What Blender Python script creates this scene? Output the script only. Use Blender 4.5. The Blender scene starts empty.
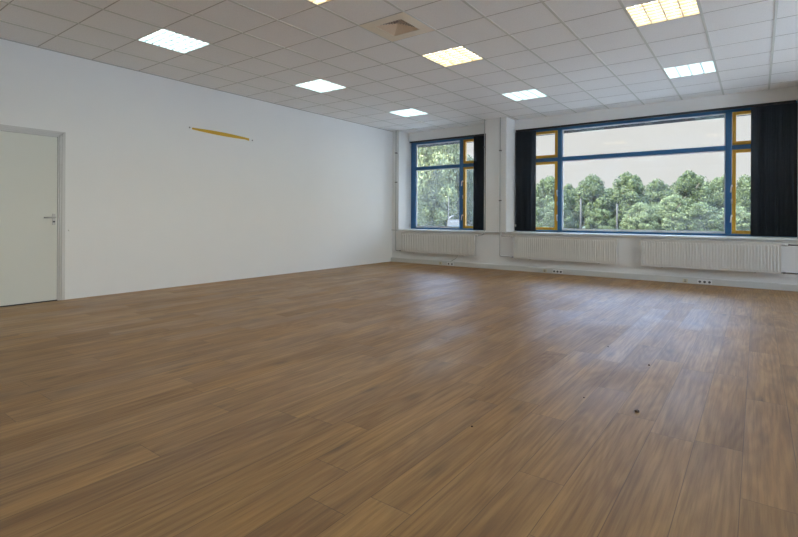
import bpy, bmesh, math, random
from mathutils import Vector, Matrix
C = bpy.context.scene.collection
PI = math.pi
H = 3.1353                      # ceiling height
W = 10.5                        # room width (x), left wall at x = 0
YW, YS, YG = 7.17, 7.577, 7.68  # lower wall face, soffit face, window frame face
YB = -4.6                       # back wall
TX, TY = 0.621, 0.0             # ceiling grid origin
SILL, HEAD = 0.778, 2.922

# ------------------------------------------------------------------ materials
def newmat(name):
    m = bpy.data.materials.new(name); m.use_nodes = True
    nt = m.node_tree
    return m, nt, nt.nodes['Principled BSDF']
def nd(nt, t, **kw):
    n = nt.nodes.new(t)
    for k, v in kw.items(): setattr(n, k, v)
    return n
def lk(nt, a, b): nt.links.new(a, b)
def math_n(nt, op, a, b=None, c=None):
    n = nd(nt, 'ShaderNodeMath', operation=op)
    for i, v in enumerate((a, b, c)):
        if v is None: continue
        if isinstance(v, (int, float)): n.inputs[i].default_value = v
        else: lk(nt, v, n.inputs[i])
    return n.outputs[0]
def mix_c(nt, fac, a, b, mode='MIX'):
    n = nd(nt, 'ShaderNodeMix', data_type='RGBA', blend_type=mode)
    for i, v in ((0, fac), (6, a), (7, b)):
        if hasattr(v, 'is_linked'): lk(nt, v, n.inputs[i])
        elif isinstance(v, (int, float)): n.inputs[i].default_value = v
        else: n.inputs[i].default_value = (*v, 1)
    return n.outputs[2]
def simple(name, col, rough=0.5, metal=0.0, noise=0.0, nscale=8, bump=0.0, bscale=60, spec=0.5):
    """painted / plastic / metal surface with slight procedural tone and bump variation"""
    m, nt, b = newmat(name)
    b.inputs['Roughness'].default_value = rough; b.inputs['Metallic'].default_value = metal
    b.inputs['Specular IOR Level'].default_value = spec
    tc = nd(nt, 'ShaderNodeTexCoord')
    n = nd(nt, 'ShaderNodeTexNoise'); n.inputs['Scale'].default_value = nscale; n.inputs['Detail'].default_value = 4
    lk(nt, tc.outputs['Object'], n.inputs['Vector'])
    lo = [c*(1-noise) for c in col]; hi = [min(1, c*(1+noise)) for c in col]
    lk(nt, mix_c(nt, n.outputs['Fac'], lo, hi), b.inputs['Base Color'])
    if bump:
        n2 = nd(nt, 'ShaderNodeTexNoise'); n2.inputs['Scale'].default_value = bscale; n2.inputs['Detail'].default_value = 3
        lk(nt, tc.outputs['Object'], n2.inputs['Vector'])
        bp = nd(nt, 'ShaderNodeBump'); bp.inputs['Strength'].default_value = bump; bp.inputs['Distance'].default_value = 0.004
        lk(nt, n2.outputs['Fac'], bp.inputs['Height']); lk(nt, bp.outputs['Normal'], b.inputs['Normal'])
    return m
M = {}
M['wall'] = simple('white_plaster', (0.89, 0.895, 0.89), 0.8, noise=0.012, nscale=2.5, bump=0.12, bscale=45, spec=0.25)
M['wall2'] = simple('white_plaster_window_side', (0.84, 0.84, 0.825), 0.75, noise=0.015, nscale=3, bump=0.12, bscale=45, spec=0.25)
M['grey_paint'] = simple('grey_painted_metal', (0.52, 0.52, 0.51), 0.45, noise=0.02)
M['door'] = simple('pale_grey_door_laminate', (0.74, 0.755, 0.70), 0.5, noise=0.012, nscale=3)
M['doorframe'] = simple('grey_door_frame', (0.66, 0.66, 0.65), 0.4, noise=0.01)
M['rubber'] = simple('dark_rubber', (0.03, 0.035, 0.04), 0.6)
M['chrome'] = simple('brushed_steel', (0.50, 0.49, 0.48), 0.45, metal=0.8, noise=0.03)
M['blue'] = simple('blue_window_paint', (0.028, 0.135, 0.30), 0.38, noise=0.04)
M['yellow'] = simple('ochre_yellow_sash_paint', (0.62, 0.34, 0.025), 0.4, noise=0.04)
M['bead'] = simple('white_glazing_bead', (0.93, 0.93, 0.92), 0.5, noise=0.02)
M['sill'] = simple('white_laminate_sill', (0.80, 0.81, 0.80), 0.32, noise=0.02)
M['rad'] = simple('cream_radiator_enamel', (0.70, 0.685, 0.64), 0.4, noise=0.012)
M['pipe'] = simple('painted_pipe', (0.50, 0.50, 0.49), 0.45, noise=0.03)
M['darkpipe'] = simple('bare_pipe', (0.16, 0.15, 0.145), 0.45, noise=0.08)
M['duct'] = simple('grey_white_cable_duct', (0.66, 0.66, 0.63), 0.5, noise=0.02)
M['white_plastic'] = simple('white_plastic', (0.82, 0.82, 0.80), 0.4, noise=0.01)
M['cream_plastic'] = simple('aged_cream_plastic', (0.66, 0.60, 0.44), 0.45, noise=0.02)
M['socket_hole'] = simple('socket_recess_grey', (0.10, 0.10, 0.10), 0.6)
M['blind'] = simple('navy_black_blind_fabric', (0.022, 0.032, 0.045), 0.7, noise=0.12, nscale=60, bump=0.2, bscale=300)
M['rail'] = simple('black_headrail', (0.02, 0.022, 0.025), 0.5)
M['tbar'] = simple('grey_ceiling_grid', (0.70, 0.72, 0.68), 0.9, noise=0.02, spec=0.1)
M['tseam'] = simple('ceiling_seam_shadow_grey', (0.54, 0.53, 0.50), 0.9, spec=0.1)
M['vent'] = simple('beige_vent_enamel', (0.88, 0.80, 0.65), 0.5, noise=0.02)
M['vent2'] = simple('tan_vent_slat', (0.85, 0.70, 0.53), 0.5, noise=0.02)
M['dark'] = simple('dark_void', (0.02, 0.02, 0.02), 0.8)
M['louvre'] = simple('satin_aluminium_louvre', (0.62, 0.78, 0.82), 0.4, metal=0.0, noise=0.02)
M['louvre_warm'] = simple('gold_tinted_louvre', (0.80, 0.66, 0.42), 0.4, noise=0.02)
M['reflector'] = simple('white_reflector', (0.88, 0.88, 0.86), 0.5)
M['tape'] = simple('yellow_tape', (0.68, 0.42, 0.03), 0.45, noise=0.06, nscale=12)
M['crumb'] = simple('brown_crumb', (0.12, 0.075, 0.05), 0.8, noise=0.3, nscale=120)
M['nail'] = simple('grey_nail', (0.30, 0.30, 0.30), 0.5, metal=0.5)
M['bark'] = simple('grey_bark', (0.16, 0.13, 0.10), 0.9, noise=0.3, nscale=6, bump=0.6, bscale=20)
M['weathered'] = simple('weathered_pole_wood', (0.05, 0.046, 0.043), 0.8, noise=0.1)
M['white_metal'] = simple('white_vehicle_paint', (0.09, 0.09, 0.09), 0.35, noise=0.01)
M['glass_dark'] = simple('dark_vehicle_glass', (0.05, 0.07, 0.09), 0.08)
M['tyre'] = simple('black_tyre', (0.02, 0.02, 0.02), 0.8)
M['eave'] = simple('dark_grey_eave', (0.014, 0.016, 0.018), 0.9, noise=0.05, spec=0.0)

def emis(name, col, s):
    m, nt, b = newmat(name)
    b.inputs['Base Color'].default_value = (*col, 1)
    b.inputs['Emission Color'].default_value = (*col, 1); b.inputs['Emission Strength'].default_value = s
    return m
LAMP = 6.5
M['tube_cool'] = emis('cool_white_tube', (0.93, 1.0, 0.99), LAMP)
M['tube_warm'] = emis('warm_white_tube', (1.0, 0.94, 0.83), LAMP)

def make_tile():
    m, nt, b = newmat('mineral_ceiling_tile')
    b.inputs['Roughness'].default_value = 0.9; b.inputs['Specular IOR Level'].default_value = 0.15
    tc = nd(nt, 'ShaderNodeTexCoord')
    n = nd(nt, 'ShaderNodeTexNoise'); n.inputs['Scale'].default_value = 160; n.inputs['Detail'].default_value = 2
    lk(nt, tc.outputs['Object'], n.inputs['Vector'])
    # each 0.6 m tile a slightly different white
    sx = nd(nt, 'ShaderNodeSeparateXYZ'); lk(nt, tc.outputs['Object'], sx.inputs[0])
    ix = math_n(nt, 'FLOOR', math_n(nt, 'DIVIDE', math_n(nt, 'SUBTRACT', sx.outputs[0], TX), 0.6))
    iy = math_n(nt, 'FLOOR', math_n(nt, 'DIVIDE', sx.outputs[1], 0.6))
    cb = nd(nt, 'ShaderNodeCombineXYZ'); lk(nt, ix, cb.inputs[0]); lk(nt, iy, cb.inputs[1])
    wn = nd(nt, 'ShaderNodeTexWhiteNoise'); lk(nt, cb.outputs[0], wn.inputs['Vector'])
    c1 = mix_c(nt, wn.outputs['Value'], (0.935, 0.94, 0.93), (0.95, 0.955, 0.945))
    r = nd(nt, 'ShaderNodeMapRange'); r.inputs[1].default_value = 0.35; r.inputs[2].default_value = 0.65
    r.inputs[3].default_value = 0.95; r.inputs[4].default_value = 1.03; lk(nt, n.outputs['Fac'], r.inputs[0])
    cc = nd(nt, 'ShaderNodeCombineColor')
    for i in range(3): lk(nt, r.outputs[0], cc.inputs[i])
    lk(nt, mix_c(nt, 1.0, c1, cc.outputs[0], 'MULTIPLY'), b.inputs['Base Color'])
    return m
M['tile'] = make_tile()

def make_floor():
    m, nt, b = newmat('oak_laminate_planks')
    tc = nd(nt, 'ShaderNodeTexCoord')
    sx = nd(nt, 'ShaderNodeSeparateXYZ'); lk(nt, tc.outputs['Object'], sx.inputs[0])
    X, Y = sx.outputs[0], sx.outputs[1]
    PW, PL = 0.19, 1.28
    row = math_n(nt, 'FLOOR', math_n(nt, 'DIVIDE', X, PW))
    w1 = nd(nt, 'ShaderNodeTexWhiteNoise', noise_dimensions='1D'); lk(nt, row, w1.inputs['W'])
    ys = math_n(nt, 'ADD', Y, math_n(nt, 'MULTIPLY', w1.outputs['Value'], PL))
    ydiv = math_n(nt, 'DIVIDE', ys, PL)
    col = math_n(nt, 'FLOOR', ydiv)
    cb = nd(nt, 'ShaderNodeCombineXYZ'); lk(nt, row, cb.inputs[0]); lk(nt, col, cb.inputs[1])
    wn = nd(nt, 'ShaderNodeTexWhiteNoise', noise_dimensions='3D'); lk(nt, cb.outputs[0], wn.inputs['Vector'])
    rnd = wn.outputs['Value']
    sc = nd(nt, 'ShaderNodeSeparateColor'); lk(nt, wn.outputs['Color'], sc.inputs[0])
    # seams
    fx = math_n(nt, 'FRACT', math_n(nt, 'DIVIDE', X, PW)); fy = math_n(nt, 'FRACT', ydiv)
    ex = math_n(nt, 'MULTIPLY', math_n(nt, 'MINIMUM', fx, math_n(nt, 'SUBTRACT', 1.0, fx)), PW)
    ey = math_n(nt, 'MULTIPLY', math_n(nt, 'MINIMUM', fy, math_n(nt, 'SUBTRACT', 1.0, fy)), PL)
    ed = math_n(nt, 'MINIMUM', ex, ey)
    seam = nd(nt, 'ShaderNodeMapRange'); seam.inputs[1].default_value = 0.0006; seam.inputs[2].default_value = 0.0022
    seam.inputs[3].default_value = 1; seam.inputs[4].default_value = 0; lk(nt, ed, seam.inputs[0])
    # grain space: long along the plank, shifted for each plank
    def gvec(kx, ky, off):
        c = nd(nt, 'ShaderNodeCombineXYZ')
        lk(nt, math_n(nt, 'ADD', math_n(nt, 'MULTIPLY', X, kx), math_n(nt, 'MULTIPLY', sc.outputs[0], off)), c.inputs[0])
        lk(nt, math_n(nt, 'ADD', math_n(nt, 'MULTIPLY', Y, ky), math_n(nt, 'MULTIPLY', sc.outputs[1], off)), c.inputs[1])
        lk(nt, math_n(nt, 'MULTIPLY', sc.outputs[2], off), c.inputs[2])
        return c.outputs[0]
    def noise(vec, scale, det, rough=0.55, dist=0.0):
        n = nd(nt, 'ShaderNodeTexNoise'); n.inputs['Scale'].default_value = scale; n.inputs['Detail'].default_value = det
        n.inputs['Roughness'].default_value = rough; n.inputs['Distortion'].default_value = dist
        lk(nt, vec, n.inputs['Vector']); return n.outputs['Fac']
    broad = noise(gvec(5.0, 0.75, 40), 1.0, 3, dist=0.3)
    fine = noise(gvec(60, 2.2, 90), 1.0, 5, 0.65)
    # cathedral figure: contour lines of a smooth stretched field
    fld = noise(gvec(4.2, 0.55, 57), 1.0, 1.0, dist=0.25)
    ring = math_n(nt, 'SINE', math_n(nt, 'MULTIPLY', fld, 95.0))
    ring01 = math_n(nt, 'MULTIPLY_ADD', ring, 0.5, 0.5)
    knot = nd(nt, 'ShaderNodeTexVoronoi'); knot.inputs['Scale'].default_value = 1.0
    lk(nt, gvec(5.0, 1.7, 23), knot.inputs['Vector'])
    kn = nd(nt, 'ShaderNodeMapRange'); kn.inputs[1].default_value = 0.03; kn.inputs[2].default_value = 0.20
    kn.inputs[3].default_value = 1; kn.inputs[4].default_value = 0; lk(nt, knot.outputs['Distance'], kn.inputs[0])
    base = mix_c(nt, rnd, (0.395, 0.200, 0.056), (0.475, 0.255, 0.080))
    rb = nd(nt, 'ShaderNodeMapRange'); rb.inputs[1].default_value = 0.36; rb.inputs[2].default_value = 0.64
    lk(nt, broad, rb.inputs[0])
    c = mix_c(nt, rb.outputs[0], (0.270, 0.130, 0.038), base)
    c = mix_c(nt, math_n(nt, 'MULTIPLY', ring01, 0.20), c, (0.62, 0.38, 0.145))
    rf = nd(nt, 'ShaderNodeMapRange'); rf.inputs[1].default_value = 0.40; rf.inputs[2].default_value = 0.66
    rf.inputs[3].default_value = 0.0; rf.inputs[4].default_value = 0.55; lk(nt, fine, rf.inputs[0])
    c = mix_c(nt, rf.outputs[0], c, (0.150, 0.068, 0.022))
    c = mix_c(nt, math_n(nt, 'MULTIPLY', kn.outputs[0], 0.45), c, (0.05, 0.027, 0.014))
    c = mix_c(nt, math_n(nt, 'MULTIPLY', seam.outputs[0], 0.6), c, (0.04, 0.022, 0.012))
    lk(nt, c, b.inputs['Base Color'])
    # satin finish, rubbed a little smoother here and there
    gl = nd(nt, 'ShaderNodeTexNoise'); gl.inputs['Scale'].default_value = 1.7; gl.inputs['Detail'].default_value = 3
    lk(nt, tc.outputs['Object'], gl.inputs['Vector'])
    rr = nd(nt, 'ShaderNodeMapRange'); rr.inputs[1].default_value = 0.35; rr.inputs[2].default_value = 0.7
    rr.inputs[3].default_value = FLOOR_R[0]; rr.inputs[4].default_value = FLOOR_R[1]; lk(nt, gl.outputs['Fac'], rr.inputs[0])
    lk(nt, math_n(nt, 'ADD', rr.outputs[0], math_n(nt, 'MULTIPLY', math_n(nt, 'SUBTRACT', fine, sc.outputs[2]), 0.10)), b.inputs['Roughness'])
    b.inputs['Specular IOR Level'].default_value = FLOOR_R[2]
    bp = nd(nt, 'ShaderNodeBump'); bp.inputs['Strength'].default_value = 0.10; bp.inputs['Distance'].default_value = 0.002
    hgt = math_n(nt, 'SUBTRACT', math_n(nt, 'ADD', fine, math_n(nt, 'MULTIPLY', rnd, 0.6)), math_n(nt, 'MULTIPLY', seam.outputs[0], 1.2))
    lk(nt, hgt, bp.inputs['Height']); lk(nt, bp.outputs['Normal'], b.inputs['Normal'])
    return m
FLOOR_R = (0.45, 0.38, 0.60)
M['floor'] = make_floor()

def make_glass(name, d0, d1):
    m = bpy.data.materials.new(name); m.use_nodes = True
    nt = m.node_tree; nt.nodes.clear()
    out = nd(nt, 'ShaderNodeOutputMaterial')
    tr = nd(nt, 'ShaderNodeBsdfTransparent'); tr.inputs[0].default_value = (0.94, 0.965, 0.96, 1)
    gl = nd(nt, 'ShaderNodeBsdfGlossy'); gl.inputs['Roughness'].default_value = 0.0; gl.inputs[0].default_value = (1, 1, 1, 1)
    fr = nd(nt, 'ShaderNodeFresnel'); fr.inputs[0].default_value = 1.5
    mx = nd(nt, 'ShaderNodeMixShader'); lk(nt, fr.outputs[0], mx.inputs[0]); lk(nt, tr.outputs[0], mx.inputs[1]); lk(nt, gl.outputs[0], mx.inputs[2])
    # film of dust on the pane
    du = nd(nt, 'ShaderNodeBsdfTranslucent'); du.inputs[0].default_value = (0.9, 0.93, 0.95, 1)
    tc = nd(nt, 'ShaderNodeTexCoord'); n = nd(nt, 'ShaderNodeTexNoise'); n.inputs['Scale'].default_value = 1.6; n.inputs['Detail'].default_value = 5
    lk(nt, tc.outputs['Object'], n.inputs['Vector'])
    r = nd(nt, 'ShaderNodeMapRange'); r.inputs[1].default_value = 0.35; r.inputs[2].default_value = 0.75
    r.inputs[3].default_value = d0; r.inputs[4].default_value = d1; lk(nt, n.outputs['Fac'], r.inputs[0])
    m2 = nd(nt, 'ShaderNodeMixShader'); lk(nt, r.outputs[0], m2.inputs[0]); lk(nt, mx.outputs[0], m2.inputs[1]); lk(nt, du.outputs[0], m2.inputs[2])
    lk(nt, m2.outputs[0], out.inputs[0])
    return m
M['glass'] = make_glass('window_glass', 0.005, 0.03)
M['dusty_glass'] = make_glass('dusty_window_glass', 0.015, 0.055)

def make_leaf(name, a, bcol):
    m, nt, b = newmat(name)
    gm = nd(nt, 'ShaderNodeNewGeometry')
    lk(nt, mix_c(nt, gm.outputs['Random Per Island'], a, bcol), b.inputs['Base Color'])
    b.inputs['Roughness'].default_value = 0.6
    tl = nd(nt, 'ShaderNodeBsdfTranslucent'); lk(nt, mix_c(nt, gm.outputs['Random Per Island'], a, bcol), tl.inputs[0])
    mx = nd(nt, 'ShaderNodeMixShader'); mx.inputs[0].default_value = 0.35
    lk(nt, b.outputs[0], mx.inputs[1]); lk(nt, tl.outputs[0], mx.inputs[2])
    lk(nt, mx.outputs[0], nt.nodes['Material Output'].inputs[0])
    return m
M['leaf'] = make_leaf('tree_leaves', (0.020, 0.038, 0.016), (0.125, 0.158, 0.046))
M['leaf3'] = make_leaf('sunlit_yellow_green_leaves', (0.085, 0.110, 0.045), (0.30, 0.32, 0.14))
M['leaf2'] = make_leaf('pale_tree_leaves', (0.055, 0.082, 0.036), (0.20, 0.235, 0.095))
def make_grass():
    m = simple('mown_grass', (0.025, 0.038, 0.013), 0.9, noise=0.3, nscale=0.5); return m
M['grass'] = make_grass()
M['paving_right'] = simple('light_concrete_yard', (0.84, 0.84, 0.82), 0.85, noise=0.04, nscale=0.6)
M['paving'] = simple('pale_concrete_paving', (0.30, 0.31, 0.31), 0.85, noise=0.05, nscale=0.6)

# ------------------------------------------------------------------ mesh helpers
def bx(bm, x0, x1, y0, y1, z0, z1, mi=0):
    v = [bm.verts.new(p) for p in ((x0,y0,z0),(x1,y0,z0),(x1,y1,z0),(x0,y1,z0),(x0,y0,z1),(x1,y0,z1),(x1,y1,z1),(x0,y1,z1))]
    fs = []
    for f in ((0,3,2,1),(4,5,6,7),(0,1,5,4),(1,2,6,5),(2,3,7,6),(3,0,4,7)):
        q = bm.faces.new([v[i] for i in f]); q.material_index = mi; fs.append(q)
    return v
def tube(bm, pts, r, n=10, cap=True, mi=0):
    pts = [Vector(p) for p in pts]; rings = []
    for i, p in enumerate(pts):
        d = (pts[min(i+1, len(pts)-1)] - pts[max(i-1, 0)]).normalized()
        a = Vector((0,0,1)) if abs(d.z) < 0.9 else Vector((1,0,0))
        u = d.cross(a).normalized(); w = d.cross(u)
        rr = r[i] if isinstance(r, (list, tuple)) else r
        rings.append([bm.verts.new(p + u*rr*math.cos(2*PI*k/n) + w*rr*math.sin(2*PI*k/n)) for k in range(n)])
    for a, b in zip(rings, rings[1:]):
        for k in range(n):
            f = bm.faces.new((a[k], a[(k+1)%n], b[(k+1)%n], b[k])); f.smooth = True; f.material_index = mi
    if cap:
        for rg in (rings[0][::-1], rings[-1]):
            f = bm.faces.new(rg); f.material_index = mi
def link(name, bm, mats, parent=None, bevel=0.0, seg=2):
    bmesh.ops.recalc_face_normals(bm, faces=bm.faces)
    me = bpy.data.meshes.new(name); bm.to_mesh(me); bm.free()
    for m in (mats if isinstance(mats, (list, tuple)) else [mats]): me.materials.append(M[m])
    o = bpy.data.objects.new(name, me); C.objects.link(o)
    if parent:
        o.parent = parent
        o.matrix_parent_inverse = Matrix.Translation(-parent.location) if False else Matrix.Identity(4)
    if bevel:
        b = o.modifiers.new('bevel', 'BEVEL'); b.width = bevel; b.segments = seg; b.limit_method = 'ANGLE'
    return o
def B(*boxes):
    bm = bmesh.new()
    for b in boxes: bx(bm, *b)
    return bm
def T(pts, r, n=10):
    bm = bmesh.new(); tube(bm, pts, r, n); return bm
def thing(name, label, cat, loc=(0,0,0), group=None):
    o = bpy.data.objects.new(name, None); C.objects.link(o); o.location = loc
    o.empty_display_size = 0.1
    o['label'] = label; o['category'] = cat
    if group: o['group'] = group
    return o
def tag(o, label, cat, group=None, kind=None):
    o['label'] = label; o['category'] = cat
    if group: o['group'] = group
    if kind: o['kind'] = kind
    return o
def setting(o, label, cat):
    o['kind'] = 'structure'; o['label'] = label; o['category'] = cat; return o
def copy_tree(o, parent=None):
    c = o.copy(); C.objects.link(c); c.parent = parent
    for ch in list(o.children): copy_tree(ch, c)
    return c
def sempty(name, label, cat, loc=(0,0,0)):
    o = thing(name, label, cat, loc); o['kind'] = 'structure'; return o

# ------------------------------------------------------------------ room shell
setting(link('floor', B((-0.2, W+0.2, YB-0.2, YW+0.5, -0.12, 0.0)), 'floor'),
        'brown oak laminate plank floor of the empty room', 'floor')
# left wall, with a door opening
DY0, DY1, DZ = -0.78, 0.255, 2.09
setting(link('wall_left', B((-0.2, 0, YB-0.2, DY0, 0, H+0.3), (-0.2, 0, DY1, 7.9, 0, H+0.3), (-0.2, 0, DY0, DY1, DZ, H+0.3)), 'wall'),
        'long plain white wall with a door at its near end', 'wall')
RB = [(-3.6, -0.3), (2.2, 6.3)]                                            # openings for the unseen windows added in the right wall
setting(link('wall_right', B((W, W+0.2, YB-0.2, 7.9, 0, 0.9), (W, W+0.2, YB-0.2, 7.9, HEAD, H+0.3), (W, W+0.2, YB-0.2, RB[0][0], 0.9, HEAD),
                             (W, W+0.2, RB[0][1], RB[1][0], 0.9, HEAD), (W, W+0.2, RB[1][1], 7.9, 0.9, HEAD)), 'wall'), 'plain white wall opposite the door', 'wall')
setting(link('wall_back', B((0, W, YB-0.2, YB, 0, H+0.3)), 'wall'), 'plain white wall facing the windows', 'wall')
bays = [(0.19, 2.474), (2.94, 7.58), (8.046, 10.31)]
bm = bmesh.new()
bx(bm, 0, W, YW, 7.9, 0, SILL-0.03)
px = [0.0] + [v for b in bays for v in b] + [W]
for i in range(0, len(px), 2):
    bx(bm, px[i], px[i+1], YW, 7.9, SILL-0.03, H+0.3)
for a, b in bays: bx(bm, a, b, YS, 7.9, HEAD, H+0.3)
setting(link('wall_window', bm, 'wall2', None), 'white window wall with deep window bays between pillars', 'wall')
# boxed pipe casing on the middle pillar and the strip crossing the pillars at sill height
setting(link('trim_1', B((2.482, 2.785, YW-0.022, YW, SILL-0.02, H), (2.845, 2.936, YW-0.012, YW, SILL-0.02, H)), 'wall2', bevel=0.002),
        'boxed casing panels on the face of the pillar between the windows', 'trim')
setting(link('trim_2', B((0.0, 0.19, YW-0.03, YW, SILL-0.03, SILL-0.012), (2.474, 2.94, YW-0.035, YW, SILL-0.03, SILL-0.012),
                         (7.58, 8.046, YW-0.035, YW, SILL-0.03, SILL-0.012)), 'grey_paint'),
        'thin strip running across the pillars at sill height', 'trim')
for i, (a, b) in enumerate(bays):
    setting(link('trim_%d' % (3+i), B((a, b, YW-0.05, YG+0.02, SILL-0.03, SILL)), 'sill', bevel=0.004),
            ('white window sill under the left window', 'white window sill under the wide window', 'white window sill at the far right')[i], 'window sill')
# ceiling: tiles with openings for the lamps and the vent, T-bars, plenum above
LC = [(ix, iy) for iy in (5, 1, -3, 9) for ix in (1, 5, 9, 13)]          # lamp cells
VENT = (5, 3)
holes = set(LC) | {VENT}
nx0, nx1, ny0, ny1 = -1, 17, -8, 13
bm = bmesh.new()
for i in range(nx0-1, nx1+1):
    for j in range(ny0, ny1+1):
        if (i, j) in holes: continue
        x0, x1 = max(0, TX+0.6*i), min(W, TX+0.6*(i+1)); y0, y1 = max(YB, 0.6*j), min(YW if False else YS+0.02, 0.6*(j+1))
        if x1-x0 < 0.005 or y1-y0 < 0.005: continue
        bx(bm, x0, x1, y0, y1, H, H+0.02, 0)
for i in range(nx0, nx1+1):
    x = TX+0.6*i
    if 0.03 < x < W-0.03:
        bx(bm, x-0.013, x+0.013, YB, YS, H-0.0035, H-0.0005, 1)
for j in range(ny0+1, ny1+1):
    y = 0.6*j
    if y < YS: bx(bm, 0, W, y-0.005, y+0.005, H-0.002, H-0.0002, 2)
setting(link('ceiling', bm, ('tile', 'tbar', 'tseam')), 'suspended ceiling of square off-white tiles', 'ceiling')
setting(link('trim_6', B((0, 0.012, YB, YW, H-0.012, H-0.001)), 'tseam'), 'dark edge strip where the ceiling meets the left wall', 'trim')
setting(link('trim_7', B((-0.3, W+0.3, YB-0.3, 8.0, H+0.3, H+0.5)), 'eave'), 'roof slab over the room', 'roof')
setting(link('trim_8', B((-3, W+3, 7.9, 8.62, 2.93, 3.6)), 'eave'), 'dark roof overhang outside above the windows', 'roof')
# cable duct along the window wall
bm = B((0.0, W, YW-0.055, YW, 0.0, 0.088)); bx(bm, 0.0, W, YW-0.05, YW, 0.088, 0.096)
setting(link('baseboard_window', bm, 'duct', bevel=0.003), 'grey white cable duct running along the foot of the window wall', 'skirting duct')

# ------------------------------------------------------------------ door
d = sempty('door_1', 'closed pale grey door with steel frame in the left wall', 'door', (0, -0.26, 0))
def local(o_parent, bm):
    bmesh.ops.translate(bm, verts=bm.verts, vec=-o_parent.location); return bm
def part(parent, name, bm, mats, bevel=0.0): return link(name, local(parent, bm), mats, parent, bevel)
lf = part(d, 'door_leaf', B((-0.052, -0.012, -0.74, 0.218, 0.012, 2.055)), 'door', 0.002)
part(d, 'door_frame', B((-0.10, 0.010, 0.262, 0.300, 0, 2.12), (-0.10, 0.002, 0.240, 0.262, 0, 2.098), (-0.10, -0.008, 0.222, 0.240, 0, 2.078),
                        (-0.10, 0.010, -0.82, 0.300, 2.100, 2.13), (-0.10, 0.002, -0.80, 0.262, 2.080, 2.100), (-0.10, -0.008, -0.76, 0.240, 2.060, 2.080),
                        (-0.10, 0.010, -0.82, -0.78, 0, 2.12), (-0.10, -0.008, -0.78, -0.745, 0, 2.078)), 'doorframe', 0.002)
part(d, 'door_seal', B((-0.05, -0.006, -0.74, 0.222, 0.0, 0.012)), 'rubber')  # dark strip standing for the shade in the gap under the leaf
bm = B((-0.012, -0.006, 0.163, 0.200, 0.955, 1.095))
part(d, 'handle_plate', bm, 'chrome', 0.003)
part(d, 'door_handle', T([(-0.008, 0.182, 1.048), (0.040, 0.182, 1.048), (0.048, 0.175, 1.048), (0.048, 0.06, 1.046)], 0.0095), 'chrome')
part(d, 'lock_cylinder', B((-0.008, 0.004, 0.172, 0.192, 0.985, 1.005)), 'rubber', 0.002)

# ------------------------------------------------------------------ windows
def frame_rect(x0, x1, z0, z1, w, y0, y1, wb=None):
    wb = wb or w
    return B((x0, x0+w, y0, y1, z0, z1), (x1-w, x1, y0, y1, z0, z1), (x0+w, x1-w, y0, y1, z1-w, z1), (x0+w, x1-w, y0, y1, z0, z0+wb))
def handle(par, x, z, parent_sash, side=1):
    bm = bmesh.new(); bx(bm, x-0.011, x+0.011, YG-0.03, YG-0.012, z+0.0, z+0.035)
    tube(bm, [(x, YG-0.028, z+0.018), (x, YG-0.055, z+0.018), (x-0.004*side, YG-0.06, z+0.005), (x-0.014*side, YG-0.055, z-0.095)], 0.0105, 8)
    bmesh.ops.translate(bm, verts=bm.verts, vec=-par.location)
    return link('handle', bm, 'white_plastic', parent_sash)
def hinge(par, x, z, s):
    bm = T([(x, YG-0.022, z-0.04), (x, YG-0.022, z+0.04)], 0.011, 8)
    bmesh.ops.translate(bm, verts=bm.verts, vec=-par.location)
    return link('hinge', bm, 'grey_paint', s)
def build_window(k, x0, x1, spans, label):
    """spans: list of ('pane'|'sash', xa, xb, handle side)"""
    gm = 'dusty_glass' if k == 1 else 'glass'
    w = sempty('window_%d' % k, label, 'window', ((x0+x1)/2, YG, SILL))
    z0, z1, zt0, zt1 = SILL+0.002, HEAD, 2.222, 2.296
    part(w, 'outer_frame', B((x0, spans[0][1], YG, YG+0.08, z0, z1), (spans[-1][2], x1, YG, YG+0.08, z0, z1),
                             (spans[0][1], spans[-1][2], YG, YG+0.08, 2.85, z1), (spans[0][1], spans[-1][2], YG, YG+0.08, z0, 0.816)), 'blue', 0.006)
    for a, b in zip(spans, spans[1:]):
        part(w, 'mullion', B((a[2], b[1], YG-0.012, YG+0.08, 0.816, 2.85)), 'blue', 0.008)
    for kind, a, b, side in spans:
        part(w, 'transom', B((a, b, YG, YG+0.08, zt0, zt1)), 'blue', 0.006)
        for lo, hi in ((0.816, zt0), (zt1, 2.85)):
            if kind == 'pane':
                part(w, 'glazing_bead', frame_rect(a, b, lo, hi, 0.016, YG+0.045, YG+0.065, 0.038 if lo < 1 else 0.012), 'bead', 0.002)
                part(w, 'pane', B((a+0.01, b-0.01, YG+0.052, YG+0.056, lo+0.008, hi-0.008)), gm)
            else:
                s = part(w, 'sash', frame_rect(a+0.004, b-0.004, lo+0.004, hi-0.004, 0.054, YG-0.016, YG+0.055), 'yellow', 0.006)
                bm = B((a+0.045, b-0.045, YG+0.026, YG+0.030, lo+0.045, hi-0.045)); bmesh.ops.translate(bm, verts=bm.verts, vec=-w.location)
                link('pane', bm, gm, s)
                xs = a+0.002 if side < 0 else b-0.002
                if lo < 1:
                    handle(w, xs - 0.012*side*0, 1.10, s, -side); handle(w, xs, 1.88 if k == 1 else 1.60, s, -side)
                    hinge(w, xs, 1.54 if k == 1 else 1.36, s)
    return w
build_window(1, 0.19, 2.474, [('pane', 0.322, 1.560, 0), ('sash', 1.655, 2.42, -1)], 'left blue-framed window with one narrow yellow sash column')
build_window(2, 2.94, 7.58, [('sash', 3.0, 3.825, 1), ('pane', 3.905, 6.645, 0), ('sash', 6.735, 7.52, -1)], 'wide blue-framed window with yellow sashes at both ends')
build_window(3, 8.046, 10.31, [('sash', 8.10, 8.865, 1), ('pane', 8.96, 10.178, 0)], 'blue-framed window beyond the right pillar')

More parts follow.
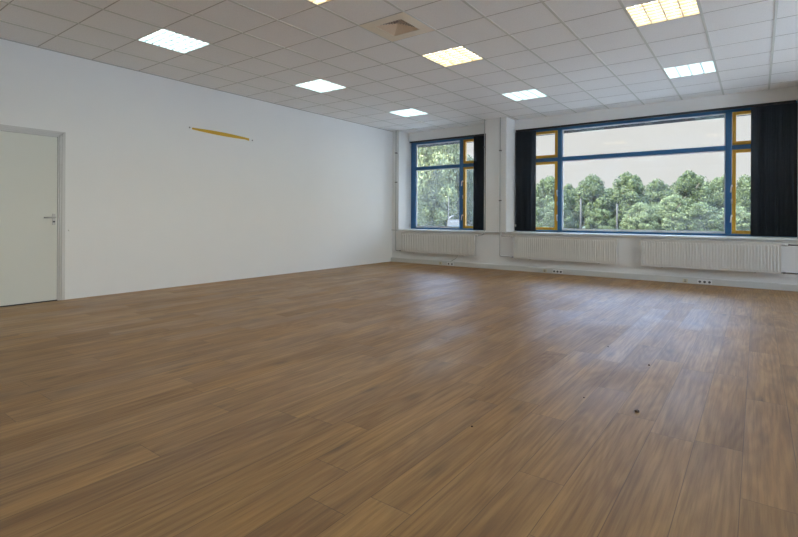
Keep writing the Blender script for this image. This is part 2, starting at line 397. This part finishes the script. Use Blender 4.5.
for k, (a, b) in enumerate(RB):  # windows added out of view to light the room from the right
    w = sempty('window_%d' % (4+k), ('blue-framed window at the back of the right wall', 'blue-framed window at the front of the right wall')[k], 'window', (W+0.06, (a+b)/2, 0.9))
    x0, x1, m = W+0.06, W+0.14, (a+b)/2
    part(w, 'outer_frame', B((x0, x1, a, a+0.08, 0.9, HEAD), (x0, x1, b-0.08, b, 0.9, HEAD), (x0, x1, a+0.08, b-0.08, 0.9, 0.97), (x0, x1, a+0.08, b-0.08, 2.85, HEAD)), 'blue', 0.006)
    part(w, 'mullion', B((x0-0.01, x1, m-0.04, m+0.04, 0.97, 2.85)), 'blue', 0.006)
    for p, q in ((a+0.08, m-0.04), (m+0.04, b-0.08)):
        part(w, 'pane', B((x0+0.04, x0+0.044, p-0.005, q+0.005, 0.965, 2.855)), 'glass')

# ------------------------------------------------------------------ vertical blinds
rnd = random.Random(5)
def slat_bm(h):
    bm = bmesh.new(); n = 6; w = 0.127
    prof = [((i/n-0.5)*w, 0.006*(1-(2*i/n-1)**2)) for i in range(n+1)]
    rows = []
    for z in (0, h):
        rows.append(([bm.verts.new((x, y, z)) for x, y in prof], [bm.verts.new((x, y+0.0012, z)) for x, y in prof]))
    (a0, b0), (a1, b1) = rows
    for i in range(n):
        bm.faces.new((a0[i], a0[i+1], a1[i+1], a1[i])); bm.faces.new((b0[i+1], b0[i], b1[i], b1[i+1]))
        bm.faces.new((a0[i+1], a0[i], b0[i], b0[i+1])); bm.faces.new((a1[i], a1[i+1], b1[i+1], b1[i]))
    bm.faces.new((a0[0], a1[0], b1[0], b0[0])); bm.faces.new((a0[n], b0[n], b1[n], a1[n]))
    for f in bm.faces: f.smooth = True
    return bm
YBL = 7.605
def blind(x0, x1, stacks, chain_x, label):
    t = thing('vertical_blind', label, 'window blind', ((x0+x1)/2, YBL, HEAD))
    part(t, 'headrail', B((x0+0.01, x1-0.01, YBL-0.022, YBL+0.022, HEAD-0.038, HEAD-0.001)), 'rail', 0.003)
    first = None
    for a, b, ang0, ang1 in stacks:
        n = max(6, round((b-a)/0.031))
        for i in range(n):
            f = i/(n-1); x = a+0.02+(b-a-0.04)*f
            if first is None:
                o = link('slat', slat_bm(HEAD-0.045-(SILL+0.015)), 'blind', t); first = o
            else:
                o = first.copy(); C.objects.link(o); o.parent = t
            o.location = (x-t.location.x, rnd.uniform(-0.004, 0.004), SILL+0.015-HEAD)
            o.rotation_euler = (0, 0, math.radians(ang0+(ang1-ang0)*f+rnd.uniform(-14, 14)))
    for cx, top, bot in chain_x:
        ch = part(t, 'pull_cord', T([(cx, YBL-0.034, top), (cx, YBL-0.034, bot)], 0.003, 6), 'white_plastic')
        bm = B((cx-0.012, cx+0.012, YBL-0.046, YBL-0.022, bot-0.05, bot)); bmesh.ops.translate(bm, verts=bm.verts, vec=-t.location)
        link('cord_weight', bm, 'white_plastic', ch, 0.003)
    return t
blind(0.20, 2.464, [(1.99, 2.45, 62, 30)], [(0.245, HEAD-0.03, 0.90)], 'navy vertical blind drawn to the right of the left window')
blind(2.95, 7.57, [(2.985, 3.362, 30, 55), (7.02, 7.555, 140, 155)], [(2.968, HEAD-0.03, 0.93)], 'wide navy vertical blind parted to both ends of the wide window')

# ------------------------------------------------------------------ radiators and pipes
def radiator(x0, x1, pitch, label, valves, grp='radiators under the windows'):
    zb, zt, y0, y1 = 0.245, 0.712, 7.062, 7.118
    relief = 0.010 if pitch > 0.05 else 0.005
    t = thing('radiator', label, 'radiator', ((x0+x1)/2, y1, zb), grp)
    bm = B((x0+0.006, x1-0.006, y0, y0+0.014, zb+0.004, zt-0.012))
    n = int((x1-x0-0.05)/pitch); s = (x1-x0-0.05)/n
    for i in range(n):                                   # pressed vertical flutes
        c = x0+0.025+s*(i+0.5); hw, hw2 = s*0.30, s*0.15
        za, zc = zb+0.028, zt-0.036
        lo = [(c-hw, y0, za), (c+hw, y0, za), (c+hw, y0, zc), (c-hw, y0, zc)]
        hi = [(c-hw2, y0-relief, za+0.02), (c+hw2, y0-relief, za+0.02), (c+hw2, y0-relief, zc-0.02), (c-hw2, y0-relief, zc-0.02)]
        L = [bm.verts.new(p) for p in lo]; U = [bm.verts.new(p) for p in hi]
        bm.faces.new(U)
        for q in range(4): bm.faces.new((L[q], L[(q+1)%4], U[(q+1)%4], U[q]))
    part(t, 'front_panel', bm, 'rad')
    part(t, 'back_panel', B((x0+0.012, x1-0.012, y1-0.012, y1, zb+0.004, zt-0.012), (x0+0.03, x1-0.03, y0+0.014, y1-0.012, zb+0.04, zt-0.05)), 'rad', 0.002)
    bm = B((x0, x1, y0-0.003, y0+0.004, zt-0.012, zt), (x0, x1, y1-0.008, y1, zt-0.012, zt))
    for i in range(int((x1-x0)/0.04)): bx(bm, x0+0.04*i+0.002, x0+0.04*i+0.018, y0+0.004, y1-0.008, zt-0.008, zt-0.001)
    part(t, 'top_grille', bm, 'rad')
    for sx in (x0, x1-0.006):
        part(t, 'side_cover', B((sx, sx+0.006, y0-0.003, y1, zb, zt-0.012)), 'rad', 0.002)
    for bxx in (x0+0.3, x1-0.33):
        part(t, 'wall_bracket', B((bxx, bxx+0.03, y1, YW-0.0005, zb-0.008, zt-0.05)), 'darkpipe')
    for (vx, vz, sgn, top) in valves:
        if top:
            part(t, 'thermostat_valve', T([(vx, 7.09, vz), (vx+sgn*0.028, 7.09, vz), (vx+sgn*0.03, 7.09, vz), (vx+sgn*0.075, 7.09, vz)], [0.012, 0.012, 0.021, 0.019], 12), 'white_plastic')
        else:
            part(t, 'return_valve', T([(vx, 7.09, vz), (vx+sgn*0.02, 7.09, vz), (vx+sgn*0.022, 7.09, vz), (vx+sgn*0.05, 7.09, vz)], [0.009, 0.009, 0.016, 0.014], 10), 'darkpipe')
    return t
radiator(0.34, 2.262, 0.066, 'radiator under the left window near the room corner', [(2.262, 0.690, 1, True), (0.34, 0.275, -1, False)])
radiator(3.150, 5.080, 0.040, 'radiator at the left of the two under the wide window', [(3.150, 0.690, -1, True), (3.150, 0.275, -1, False)])
radiator(5.470, 7.372, 0.040, 'radiator at the far right under the wide window', [(7.372, 0.684, 1, True), (7.372, 0.265, 1, False)])
def pipe(pts, r, label, clamps=(), mat='pipe', grp=None):
    t = thing('heating_pipe', label, 'pipe', pts[0], grp)
    out = [Vector(pts[0])]                               # rounded elbows
    for a, b, c in zip(pts, pts[1:], pts[2:]):
        a, b, c = Vector(a), Vector(b), Vector(c); q = 0.03
        p0, p1 = b+(a-b).normalized()*q, b+(c-b).normalized()*q
        for k in range(5):
            f = k/4; out.append((p0*(1-f)+b*f)*(1-f)+(b*(1-f)+p1*f)*f)
    out.append(Vector(pts[-1]))
    part(t, 'tube', T(out, r, 8), mat)
    for (x, y, z) in clamps:
        part(t, 'pipe_clamp', B((x-0.022, x+0.022, y-0.014, YW-0.0005, z-0.012, z+0.012)), 'darkpipe', 0.003)
    return t
YP = 7.135
pipe([(0.13, YP, H-0.001), (0.13, YP, 0.275), (0.29, 7.09, 0.275)], 0.0105, 'pipe dropping down the room corner to the left radiator', [(0.13, YP, 1.9), (0.13, YP, 2.6)])
pipe([(2.337, 7.09, 0.690), (2.40, YP, 0.69), (2.462, YP, 0.735), (2.462, YP, H-0.001)], 0.010, 'pipe rising up the left edge of the middle pillar', [(2.462, YP, 2.55)], 'pipe')
pipe([(2.815, YP, H-0.001), (2.815, YP, 0.275), (3.10, 7.09, 0.275)], 0.0105, 'pipe running down the middle groove of the pillar to floor level', [(2.815, YP, 2.45), (2.815, YP, 1.42)])
pipe([(2.862, 7.10, 0.80), (2.862, 7.10, 0.690), (3.075, 7.09, 0.690)], 0.0095, 'short pipe from the pillar groove to the radiator thermostat')
pipe([(7.447, 7.09, 0.684), (7.90, 7.09, 0.684)], 0.0095, 'upper horizontal pipe leaving the right radiator', mat='darkpipe')
pipe([(7.422, 7.09, 0.265), (7.90, 7.09, 0.265)], 0.0095, 'lower horizontal pipe leaving the right radiator', mat='darkpipe')

# ------------------------------------------------------------------ sockets in the duct
YD = YW-0.055
def data_socket(x0, x1, label):
    t = thing('data_socket', label, 'socket', ((x0+x1)/2, YD, 0.012), 'cream data sockets in the cable duct')
    part(t, 'face_plate', B((x0, x1, YD-0.010, YD+0.0005, 0.012, 0.076)), 'cream_plastic', 0.003)
    part(t, 'jack', B((x0+0.02, x1-0.02, YD-0.013, YD-0.009, 0.050, 0.060)), 'socket_hole')
    part(t, 'jack', B((x0+0.02, x1-0.02, YD-0.013, YD-0.009, 0.026, 0.036)), 'socket_hole')
def power_socket(x0, x1, n, label):
    t = thing('power_socket', label, 'socket', ((x0+x1)/2, YD, 0.010), 'power sockets in the cable duct')
    part(t, 'face_plate', B((x0, x1, YD-0.012, YD+0.0005, 0.008, 0.080)), 'white_plastic', 0.003)
    for i in range(n):
        c = x0+(x1-x0)*(i+0.5)/n
        part(t, 'outlet', T([(c, YD-0.0155, 0.044), (c, YD-0.011, 0.044)], 0.019, 16), 'socket_hole')
data_socket(1.365, 1.435, 'cream data socket in the duct below the left radiator')
power_socket(1.575, 1.745, 2, 'white power socket in the duct below the left radiator')
data_socket(3.735, 3.808, 'cream data socket in the duct below the middle radiator')
power_socket(3.925, 4.115, 3, 'white power socket in the duct below the middle radiator')
data_socket(6.092, 6.165, 'cream data socket in the duct below the right radiator')
power_socket(6.30, 6.50, 3, 'white power socket in the duct below the right radiator')
tag(link('cable', T([(1.80, 7.155, 0.30), (1.81, 7.15, 0.22), (1.77, 7.15, 0.165), (1.70, 7.14, 0.125), (1.66, 7.12, 0.098)], 0.004, 6), 'darkpipe'),
    'thin cable hanging below the left radiator down to the duct', 'cable')

# ------------------------------------------------------------------ ceiling lights
def light_unit(mat, lmat):
    t = thing('ceiling_light', '', 'ceiling light', (0, 0, 0), 'recessed ceiling lights')
    s = 0.291
    bm = B((-s-0.006, -s, -s, s, -0.002, 0.10), (s, s+0.006, -s, s, -0.002, 0.10), (-s-0.006, s+0.006, -s-0.006, -s, -0.002, 0.10), (-s-0.006, s+0.006, s, s+0.006, -0.002, 0.10),
           (-s-0.006, s+0.006, -s-0.006, s+0.006, 0.10, 0.11))
    link('housing', bm, 'reflector', t)
    for k in range(4):
        x = -s + 2*s*(k+0.5)/4
        link('tube_lamp', T([(x, -s+0.01, 0.040), (x, s-0.01, 0.040)], 0.016, 8), mat, t)
    bm = bmesh.new()
    for k in range(5):                                   # V-section reflectors between the tubes
        x = -s + 2*s*k/4; a, b = 0.006, 0.006
        pts = [(x-a, 0.0), (x+a, 0.0), (x+b, 0.026), (x-b, 0.026)]
        v0 = [bm.verts.new((p, -s, z)) for p, z in pts]; v1 = [bm.verts.new((p, s, z)) for p, z in pts]
        for i in range(4): bm.faces.new((v0[i], v0[(i+1)%4], v1[(i+1)%4], v1[i]))
        bm.faces.new(v0[::-1]); bm.faces.new(v1)
    for k in range(4):
        for j in range(8):                               # cross blades
            y = -s + 2*s*j/7; xa, xb = -s+2*s*k/4, -s+2*s*(k+1)/4
            pts = [(y-0.0065, 0.001), (y+0.0065, 0.001), (y+0.0065, 0.020), (y-0.0065, 0.020)]
            v0 = [bm.verts.new((xa, p, z)) for p, z in pts]; v1 = [bm.verts.new((xb, p, z)) for p, z in pts]
            for i in range(4): bm.faces.new((v0[i], v0[(i+1)%4], v1[(i+1)%4], v1[i]))
            bm.faces.new(v0[::-1]); bm.faces.new(v1)
    link('louvre', bm, lmat, t)
    return t
warm, cool = light_unit('tube_warm', 'louvre_warm'), light_unit('tube_cool', 'louvre')
used = {'w': False, 'c': False}
rowname = {9: 'nearest the windows', 5: 'in the middle row', 1: 'in the front row', -3: 'behind the viewpoint'}
colname = {1: 'beside the left wall', 5: 'in line with the pillar', 9: 'above the wide window side', 13: 'beside the right wall'}
names = {(1, 1): 'square ceiling light with bluish louvres, above the wall near the door', (1, 5): 'square louvred ceiling light in the middle of the left row along the plain wall',
         (1, 9): 'small white ceiling light nearest the room corner by the left window', (5, 5): 'yellowish ceiling light just beyond the square ceiling vent',
         (5, 9): 'white ceiling light above the pillar between the windows', (5, 1): 'warm ceiling light cut by the top edge, left of the vent',
         (9, 5): 'large warm yellow ceiling light at the upper right', (9, 9): 'white ceiling light nearest the wide window'}
for (ix, iy) in LC:
    w = (ix, iy) in ((5, 5), (9, 5), (5, 1), (9, 1))
    src, key = (warm, 'w') if w else (cool, 'c')
    if used[key]: o = copy_tree(src)
    else: o = src; used[key] = True
    o.location = (TX+0.6*(ix)+0.3, 0.6*iy+0.3, H)
    o['label'] = names.get((ix, iy), 'ceiling light %s, %s' % (rowname[iy], colname[ix]))

# ------------------------------------------------------------------ ceiling vent (4-way diffuser)
vx, vy = TX+0.6*VENT[0]+0.3, 0.6*VENT[1]+0.3
t = thing('ceiling_vent', 'square beige ceiling vent with a recessed perforated pyramid grille', 'air vent', (vx, vy, H))
s, r = 0.297, 0.172
part(t, 'face_plate', B((vx-s, vx+s, vy-s, vy-r, H-0.004, H+0.004), (vx-s, vx+s, vy+r, vy+s, H-0.004, H+0.004), (vx-s, vx-r, vy-r, vy+r, H-0.004, H+0.004), (vx+r, vx+s, vy-r, vy+r, H-0.004, H+0.004)), 'vent', 0.001)
part(t, 'duct_box', B((vx-s, vx+s, vy-s, vy+s, H+0.20, H+0.21), (vx-s, vx-s+.01, vy-s, vy+s, H+0.004, H+0.20), (vx+s-.01, vx+s, vy-s, vy+s, H+0.004, H+0.20),
                        (vx-s, vx+s, vy-s, vy-s+.01, H+0.004, H+0.20), (vx-s, vx+s, vy+s-.01, vy+s, H+0.004, H+0.20)), 'dark')
n = 8; top = 0.042
for d0 in range(4):
    bm = bmesh.new()
    def P(u, h):                                         # point on this slope: u across, h up to the apex
        rr = r*(1-h/top); x, y = u*rr, -rr
        a = d0*PI/2; return Vector((x*math.cos(a)-y*math.sin(a), x*math.sin(a)+y*math.cos(a), h))
    for k in range(n):                                   # slats across the slope
        h0 = top*k/n; h1 = h0+top/n*0.10
        a, b, c, e = P(-1, h0), P(1, h0), P(1, h1), P(-1, h1)
        up = Vector((-math.sin(d0*PI/2)*0.021, math.cos(d0*PI/2)*0.021, 0.0085))
        v = [bm.verts.new(p) for p in (a, b, c, e)]; bm.faces.new(v)
        v2 = [bm.verts.new(p) for p in (a, b, b+up, a+up)]; bm.faces.new(v2)
    for q in range(-6, 7, 2):                               # ribs running up the slope
        u = q/8; hm = top*0.97
        xr = u*r; hmax = top*(1-abs(u))
        def Q(h, dx=0):
            rr = r*(1-h/top); x, y = xr+dx, -rr; a = d0*PI/2
            return Vector((x*math.cos(a)-y*math.sin(a), x*math.sin(a)+y*math.cos(a), h-0.001))
        w = 0.0013; v = [bm.verts.new(p) for p in (Q(0, -w), Q(0, w), Q(hmax*0.98, w), Q(hmax*0.98, -w))]; bm.faces.new(v)
    bmesh.ops.translate(bm, verts=bm.verts, vec=(vx, vy, H))
    part(t, 'grille', bm, 'vent2')

# ------------------------------------------------------------------ small things
bm = bmesh.new()
ya, yb = 2.015, 3.067
pts = []
for i in range(13):
    f = i/12; y = ya+(yb-ya)*f; zt = 2.450+(2.420-2.450)*f + 0.017*math.sin(PI*f); th = 0.028+0.032*math.sin(PI*f)
    if i == 12: th = 0.042
    pts.append([bm.verts.new(p) for p in ((0.0005, y, zt), (0.0005, y+0.004*(i % 2), zt-th), (0.0035, y+0.004*(i % 2), zt-th), (0.0035, y, zt))])
for a, b in zip(pts, pts[1:]):
    for q in range(4): bm.faces.new((a[q], a[(q+1)%4], b[(q+1)%4], b[q]))
bm.faces.new(pts[0]); bm.faces.new(pts[-1][::-1])
tag(link('adhesive_strip', bm, 'tape'), 'yellow strip stuck high on the long white wall', 'tape')
for (y, z, lab) in ((1.975, 2.445, 'tiny nail at the left end of the yellow strip'), (3.135, 2.395, 'tiny nail at the right end of the yellow strip'),
                    (0.345, 0.882, 'tiny pale screw in the wall beside the door frame')):
    tag(link('nail' if z > 1 else 'screw', T([(0, y, z), (0.006, y, z), (0.008, y, z)], [0.012, 0.012, 0.004], 10), 'nail' if z > 1 else 'white_plastic'), lab, 'nail' if z > 1 else 'screw')
for i, (x, y, rr, lab) in enumerate(((6.547, 0.819, 0.013, 'largest brown crumb lying in the middle of the floor'), (6.449, 1.799, 0.008, 'dark crumb on the floor inside the window glare'),
                      (6.085, 2.152, 0.006, 'tiny crumb on the floor at the left of the glare'), (5.908, 0.096, 0.006, 'tiny speck on the left foreground boards'),
                      (6.252, 0.856, 0.005, 'tiny crumb just left of the largest crumb'))):
    bm = bmesh.new(); bmesh.ops.create_icosphere(bm, subdivisions=2, radius=rr)
    rg = random.Random(i)
    for v in bm.verts: v.co *= rg.uniform(0.7, 1.15); v.co.z = max(v.co.z*0.7, -rr*0.4)
    zmin = min(v.co.z for v in bm.verts)
    bmesh.ops.translate(bm, verts=bm.verts, vec=(x, y, -zmin+0.0003))
    tag(link('crumb', bm, 'crumb'), lab, 'debris', 'crumbs on the floor')

# ------------------------------------------------------------------ outside
f, CYP, YAW, ROLL = 484.143, 216.7662, -0.6369, 0.0046
CAM = Vector((7.0786, -2.1247, 1.0758))
fw = Vector((math.sin(YAW), math.cos(YAW), 0)); rt0 = Vector((math.cos(YAW), -math.sin(YAW), 0)); up0 = Vector((0, 0, 1))
rt = rt0*math.cos(ROLL)+up0*math.sin(ROLL); up = -rt0*math.sin(ROLL)+up0*math.cos(ROLL)
GZ = -1.5
def bearing(u, dist, v=None):                            # ground position on a sight line
    p = CAM + fw*dist + rt0*((u-399)/f*dist); return Vector((p.x, p.y, GZ))
def hz(v, dist): return CAM.z + (CYP-v)/f*dist - GZ      # height above the ground of something seen at image height v
setting(link('ground', B((-150, 150, -100, 160, GZ-0.2, GZ)), 'grass'), 'grass field outside the windows', 'ground')
setting(link('trim_9', B((-40, 60, 8.0, 42, GZ, GZ+0.02)), 'paving'), 'grey paved yard outside below the windows', 'yard')  # unseen slab added to throw daylight up onto the ceiling
setting(link('trim_10', B((W+0.3, 70, -50, 8.0, GZ, GZ+0.02)), 'paving_right'), 'light concrete yard beside the building', 'yard')  # unseen pale slab added as a reflector for the right windows
def crown(seed, nl, nclump, mat):
    """unit crown: radius about 1, height 0..1 (scaled per tree); leaves gathered in rounded boughs"""
    rg = random.Random(seed); vs, fs = [], []
    cl = []
    for i in range(nclump):
        h = (i+0.5)/nclump; a = rg.uniform(0, 2*PI)
        env = 0.97*math.sin(PI*min(1, 0.26+0.72*h))**0.55
        q = env*rg.uniform(0.12, 0.92)**0.5
        cl.append((Vector((q*math.cos(a)*0.80, q*math.sin(a)*0.80, 0.02+0.88*h+rg.uniform(-0.03, 0.03))), rg.uniform(0.17, 0.30)))
    for c, r in cl:
        for _ in range(nl//nclump):
            d = Vector((rg.gauss(0, 1), rg.gauss(0, 1), rg.gauss(0, 1)*1.0)).normalized()
            rr = r*rg.uniform(0.72, 1.06)
            p = Vector((c.x+d.x*rr, c.y+d.y*rr, c.z+d.z*rr*0.42))
            if p.z < 0: continue
            nrm = (d+Vector((rg.gauss(0, .5), rg.gauss(0, .5), rg.gauss(0, .5)))).normalized()
            t1 = nrm.orthogonal().normalized(); t2 = nrm.cross(t1); a = rg.uniform(0, 2*PI)
            t1, t2 = t1*math.cos(a)+t2*math.sin(a), t2*math.cos(a)-t1*math.sin(a)
            s = rg.uniform(0.028, 0.052)
            k = len(vs)
            for e1, e2 in ((-1, 0), (0, -0.6), (1, 0), (0, 0.6)):
                w = t1*e1*s+t2*e2*s; vs.append((p.x+w.x, p.y+w.y, p.z+w.z*0.45))
            fs.append((k, k+1, k+2, k+3))
    me = bpy.data.meshes.new('foliage'); me.from_pydata(vs, [], fs); me.materials.append(M[mat]); return me
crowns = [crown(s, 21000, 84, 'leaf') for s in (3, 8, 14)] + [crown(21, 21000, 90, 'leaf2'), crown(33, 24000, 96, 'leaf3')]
def trunk_mesh():
    bm = bmesh.new(); tube(bm, [(0, 0, 0), (0.02, 0, 0.3), (0, 0.02, 0.8)], [0.05, 0.04, 0.015], 8)
    rg = random.Random(2)
    for k in range(7):
        a = k*0.9; h = 0.25+0.07*k
        tube(bm, [(0, 0, h), (0.3*math.cos(a), 0.3*math.sin(a), h+0.10), (0.55*math.cos(a), 0.55*math.sin(a), h+0.2)], [0.018, 0.012, 0.004], 6)
    for fc in bm.faces: fc.smooth = True
    me = bpy.data.meshes.new('trunk'); bm.to_mesh(me); bm.free(); me.materials.append(M['bark']); return me
TM = trunk_mesh()
trees = [ # image bearing, distance, top (image height), half width px, crown kind, spin, label
 (549, 58, 173, 21, 0, 0.3, 'leafy tree behind the left yellow sash of the wide window'),
 (567, 64, 182, 16, 1, 1.9, 'lower tree at the left edge of the wide pane'),
 (591, 57, 172, 20, 2, 0.0, 'rounded tree behind the left pole'),
 (630, 56, 169, 22, 0, 2.4, 'broad rounded tree right of the right pole'),
 (608, 68, 186, 20, 1, 4.0, 'tree filling the gap between the two poles'),
 (658, 62, 177, 19, 2, 3.0, 'lower tree left of the tallest group in the wide pane'),
 (689, 58, 168, 22, 1, 0.9, 'tall tree at right centre of the wide pane'),
 (672, 50, 192, 21, 3, 2.0, 'pale bushy tree standing in front of the tall group'),
 (722, 60, 171, 18, 0, 5.0, 'tree beside the right mullion of the wide window'),
 (748, 57, 172, 19, 2, 1.2, 'tree seen through the right yellow sash of the wide window'),
 (708, 64, 179, 20, 3, 0.2, 'tree in the gap left of the right mullion'),
 (775, 60, 176, 20, 1, 0.2, 'tree hidden mostly by the right stack of blind slats'),
 (557, 52, 198, 17, 1, 2.0, 'low bushy tree at the foot of the left sash view'),
 (640, 50, 200, 18, 3, 1.0, 'low pale bush between the right pole and the tall group'),
 (700, 49, 200, 20, 1, 3.3, 'low dark bush at the foot of the tall group'),
 (735, 50, 202, 18, 3, 4.4, 'low pale bush below the right yellow sash'),
 (600, 50, 206, 16, 0, 1.4, 'low bush between the two poles'),
 (424, 60, 118, 32, 4, 0.4, 'very tall pale tree filling the left window'),
 (446, 66, 128, 26, 4, 1.4, 'tall tree at the right of the large pane of the left window'),
 (432, 70, 112, 30, 4, 5.1, 'tall tree standing behind the very tall pale tree'),
 (436, 64, 176, 26, 4, 5.9, 'pale lower tree low in the left window'),
 (412, 58, 160, 20, 4, 2.9, 'pale lower tree at the left edge of the left window'),
 (470, 63, 153, 16, 2, 2.2, 'tree seen through the yellow sash of the left window'),
 (409, 70, 135, 22, 1, 3.2, 'tree at the left edge of the left window'),
]
for (u, dist, v, hw, ck, spin, lab) in trees:
    p = bearing(u, dist); hh = hz(v, dist); rad = hw/f*dist*1.12
    t = thing('tree', lab, 'tree', p, 'trees beyond the windows')
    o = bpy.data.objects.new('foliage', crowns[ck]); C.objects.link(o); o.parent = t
    o.location = (0, 0, 0.10*hh); o.scale = (rad, rad, hh*0.87); o.rotation_euler = (0, 0, spin)
    o = bpy.data.objects.new('trunk', TM); C.objects.link(o); o.parent = t; o.scale = (rad*1.1, rad*1.1, hh*0.9)
for (u, v, lab) in ((580.7, 198, 'left of two weathered poles in front of the trees'), (617, 203, 'right of two weathered poles in front of the trees')):
    p = bearing(u, 46); h_ = hz(v, 46)
    bm = bmesh.new(); tube(bm, [(0, 0, 0), (0, 0, h_-0.05), (0, 0, h_)], [0.085, 0.075, 0.05], 10)
    o = link('pole', bm, 'weathered'); o.location = p; tag(o, lab, 'pole', 'poles outside')
# white van and gooseneck lamp beyond the left window
p = bearing(456, 54); ang = math.atan2(-(CAM-p).x, (CAM-p).y)
van = thing('van', 'white van parked below the tall trees outside the left window', 'van', p); van.rotation_euler = (0, 0, ang)
vz = hz(219.6, 54)
bm = B((-0.95, 0.95, -4.2, 0.0, 0.35, vz-0.15), (-0.85, 0.85, -4.1, -0.1, vz-0.15, vz)); bx(bm, -0.9, 0.9, 0.0, 0.5, 0.35, 1.15)
link('body', bm, 'white_metal', van, 0.08)
link('windscreen', B((-0.78, 0.78, 0.0, 0.03, vz-1.25, vz-0.62)), 'glass_dark', van)
for sx in (-0.9, 0.72):
    for sy in (-3.4, -0.4): link('wheel', T([(sx, sy, 0.34), (sx+0.2, sy, 0.34)], 0.34, 20), 'tyre', van)
p = bearing(448.6, 44)
lamp = thing('street_lamp', 'thin white lamp post with a curved neck outside the left window', 'street lamp', p)
link('pole', T([(0, 0, 0), (0, 0, hz(196, 44))], [0.05, 0.03]), 'weathered', lamp)
b0 = Vector((rt0.x, rt0.y, 0)); hN = hz(221, 44); arc = [Vector((0, 0, 0.6)), Vector((0, 0, hN))]
for k in range(1, 7):
    a = PI/2*k/6; arc.append(b0*(0.5*(1-math.cos(a)))+Vector((0, 0, hN+0.5*math.sin(a))))
link('curved_neck', T([tuple(q) for q in arc], 0.06), 'white_metal', lamp)

# ------------------------------------------------------------------ light
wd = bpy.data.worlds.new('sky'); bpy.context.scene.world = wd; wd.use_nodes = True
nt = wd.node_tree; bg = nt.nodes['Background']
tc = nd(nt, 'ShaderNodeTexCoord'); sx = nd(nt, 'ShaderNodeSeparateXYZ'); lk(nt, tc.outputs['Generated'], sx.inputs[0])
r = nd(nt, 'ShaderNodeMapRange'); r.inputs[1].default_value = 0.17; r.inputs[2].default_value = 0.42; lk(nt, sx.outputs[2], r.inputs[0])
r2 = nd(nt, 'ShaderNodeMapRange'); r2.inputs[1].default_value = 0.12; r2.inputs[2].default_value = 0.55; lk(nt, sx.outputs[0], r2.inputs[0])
low = mix_c(nt, r2.outputs[0], (0.81, 0.775, 0.75), (7.0, 6.95, 6.5))      # low sky brightened out of view on the right, to light the reveals
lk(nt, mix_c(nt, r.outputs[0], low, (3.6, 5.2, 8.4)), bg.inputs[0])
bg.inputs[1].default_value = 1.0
sun = bpy.data.lights.new('sun', 'SUN'); sun.energy = 25; sun.angle = 0.03; sun.color = (1.0, 0.96, 0.88)
so = bpy.data.objects.new('sun', sun); C.objects.link(so); so.rotation_euler = (math.radians(44), 0, math.radians(-38))
for a, b in bays:
    l = bpy.data.lights.new('portal', 'AREA'); l.shape = 'RECTANGLE'; l.size = b-a; l.size_y = HEAD-SILL; l.cycles.is_portal = True
    o = bpy.data.objects.new('portal', l); C.objects.link(o); o.location = ((a+b)/2, YG+0.12, (SILL+HEAD)/2); o.rotation_euler = (-PI/2, 0, 0)

for a, b in RB:
    l = bpy.data.lights.new('portal', 'AREA'); l.shape = 'RECTANGLE'; l.size = HEAD-0.9; l.size_y = b-a; l.cycles.is_portal = True
    o = bpy.data.objects.new('portal', l); C.objects.link(o); o.location = (W+0.17, (a+b)/2, (0.9+HEAD)/2); o.rotation_euler = (0, PI/2, 0)

# ------------------------------------------------------------------ camera
cam = bpy.data.cameras.new('camera'); co = bpy.data.objects.new('camera', cam); C.objects.link(co)
cam.sensor_fit = 'HORIZONTAL'; cam.sensor_width = 36; cam.lens = f/798*36; cam.shift_y = -(268.5-CYP)/798; cam.clip_start = 0.05; cam.clip_end = 500
co.matrix_world = Matrix(((rt.x, up.x, -fw.x, CAM.x), (rt.y, up.y, -fw.y, CAM.y), (rt.z, up.z, -fw.z, CAM.z), (0, 0, 0, 1)))
sc = bpy.context.scene; sc.camera = co
sc.view_settings.view_transform = 'Standard'; sc.view_settings.look = 'None'; sc.view_settings.gamma = 1; sc.view_settings.use_curve_mapping = False
sc.view_settings.exposure = 0.05
sc.cycles.use_denoising = True
sc.cycles.max_bounces = 10; sc.cycles.diffuse_bounces = 6; sc.cycles.transparent_max_bounces = 12; sc.cycles.sample_clamp_indirect = 6
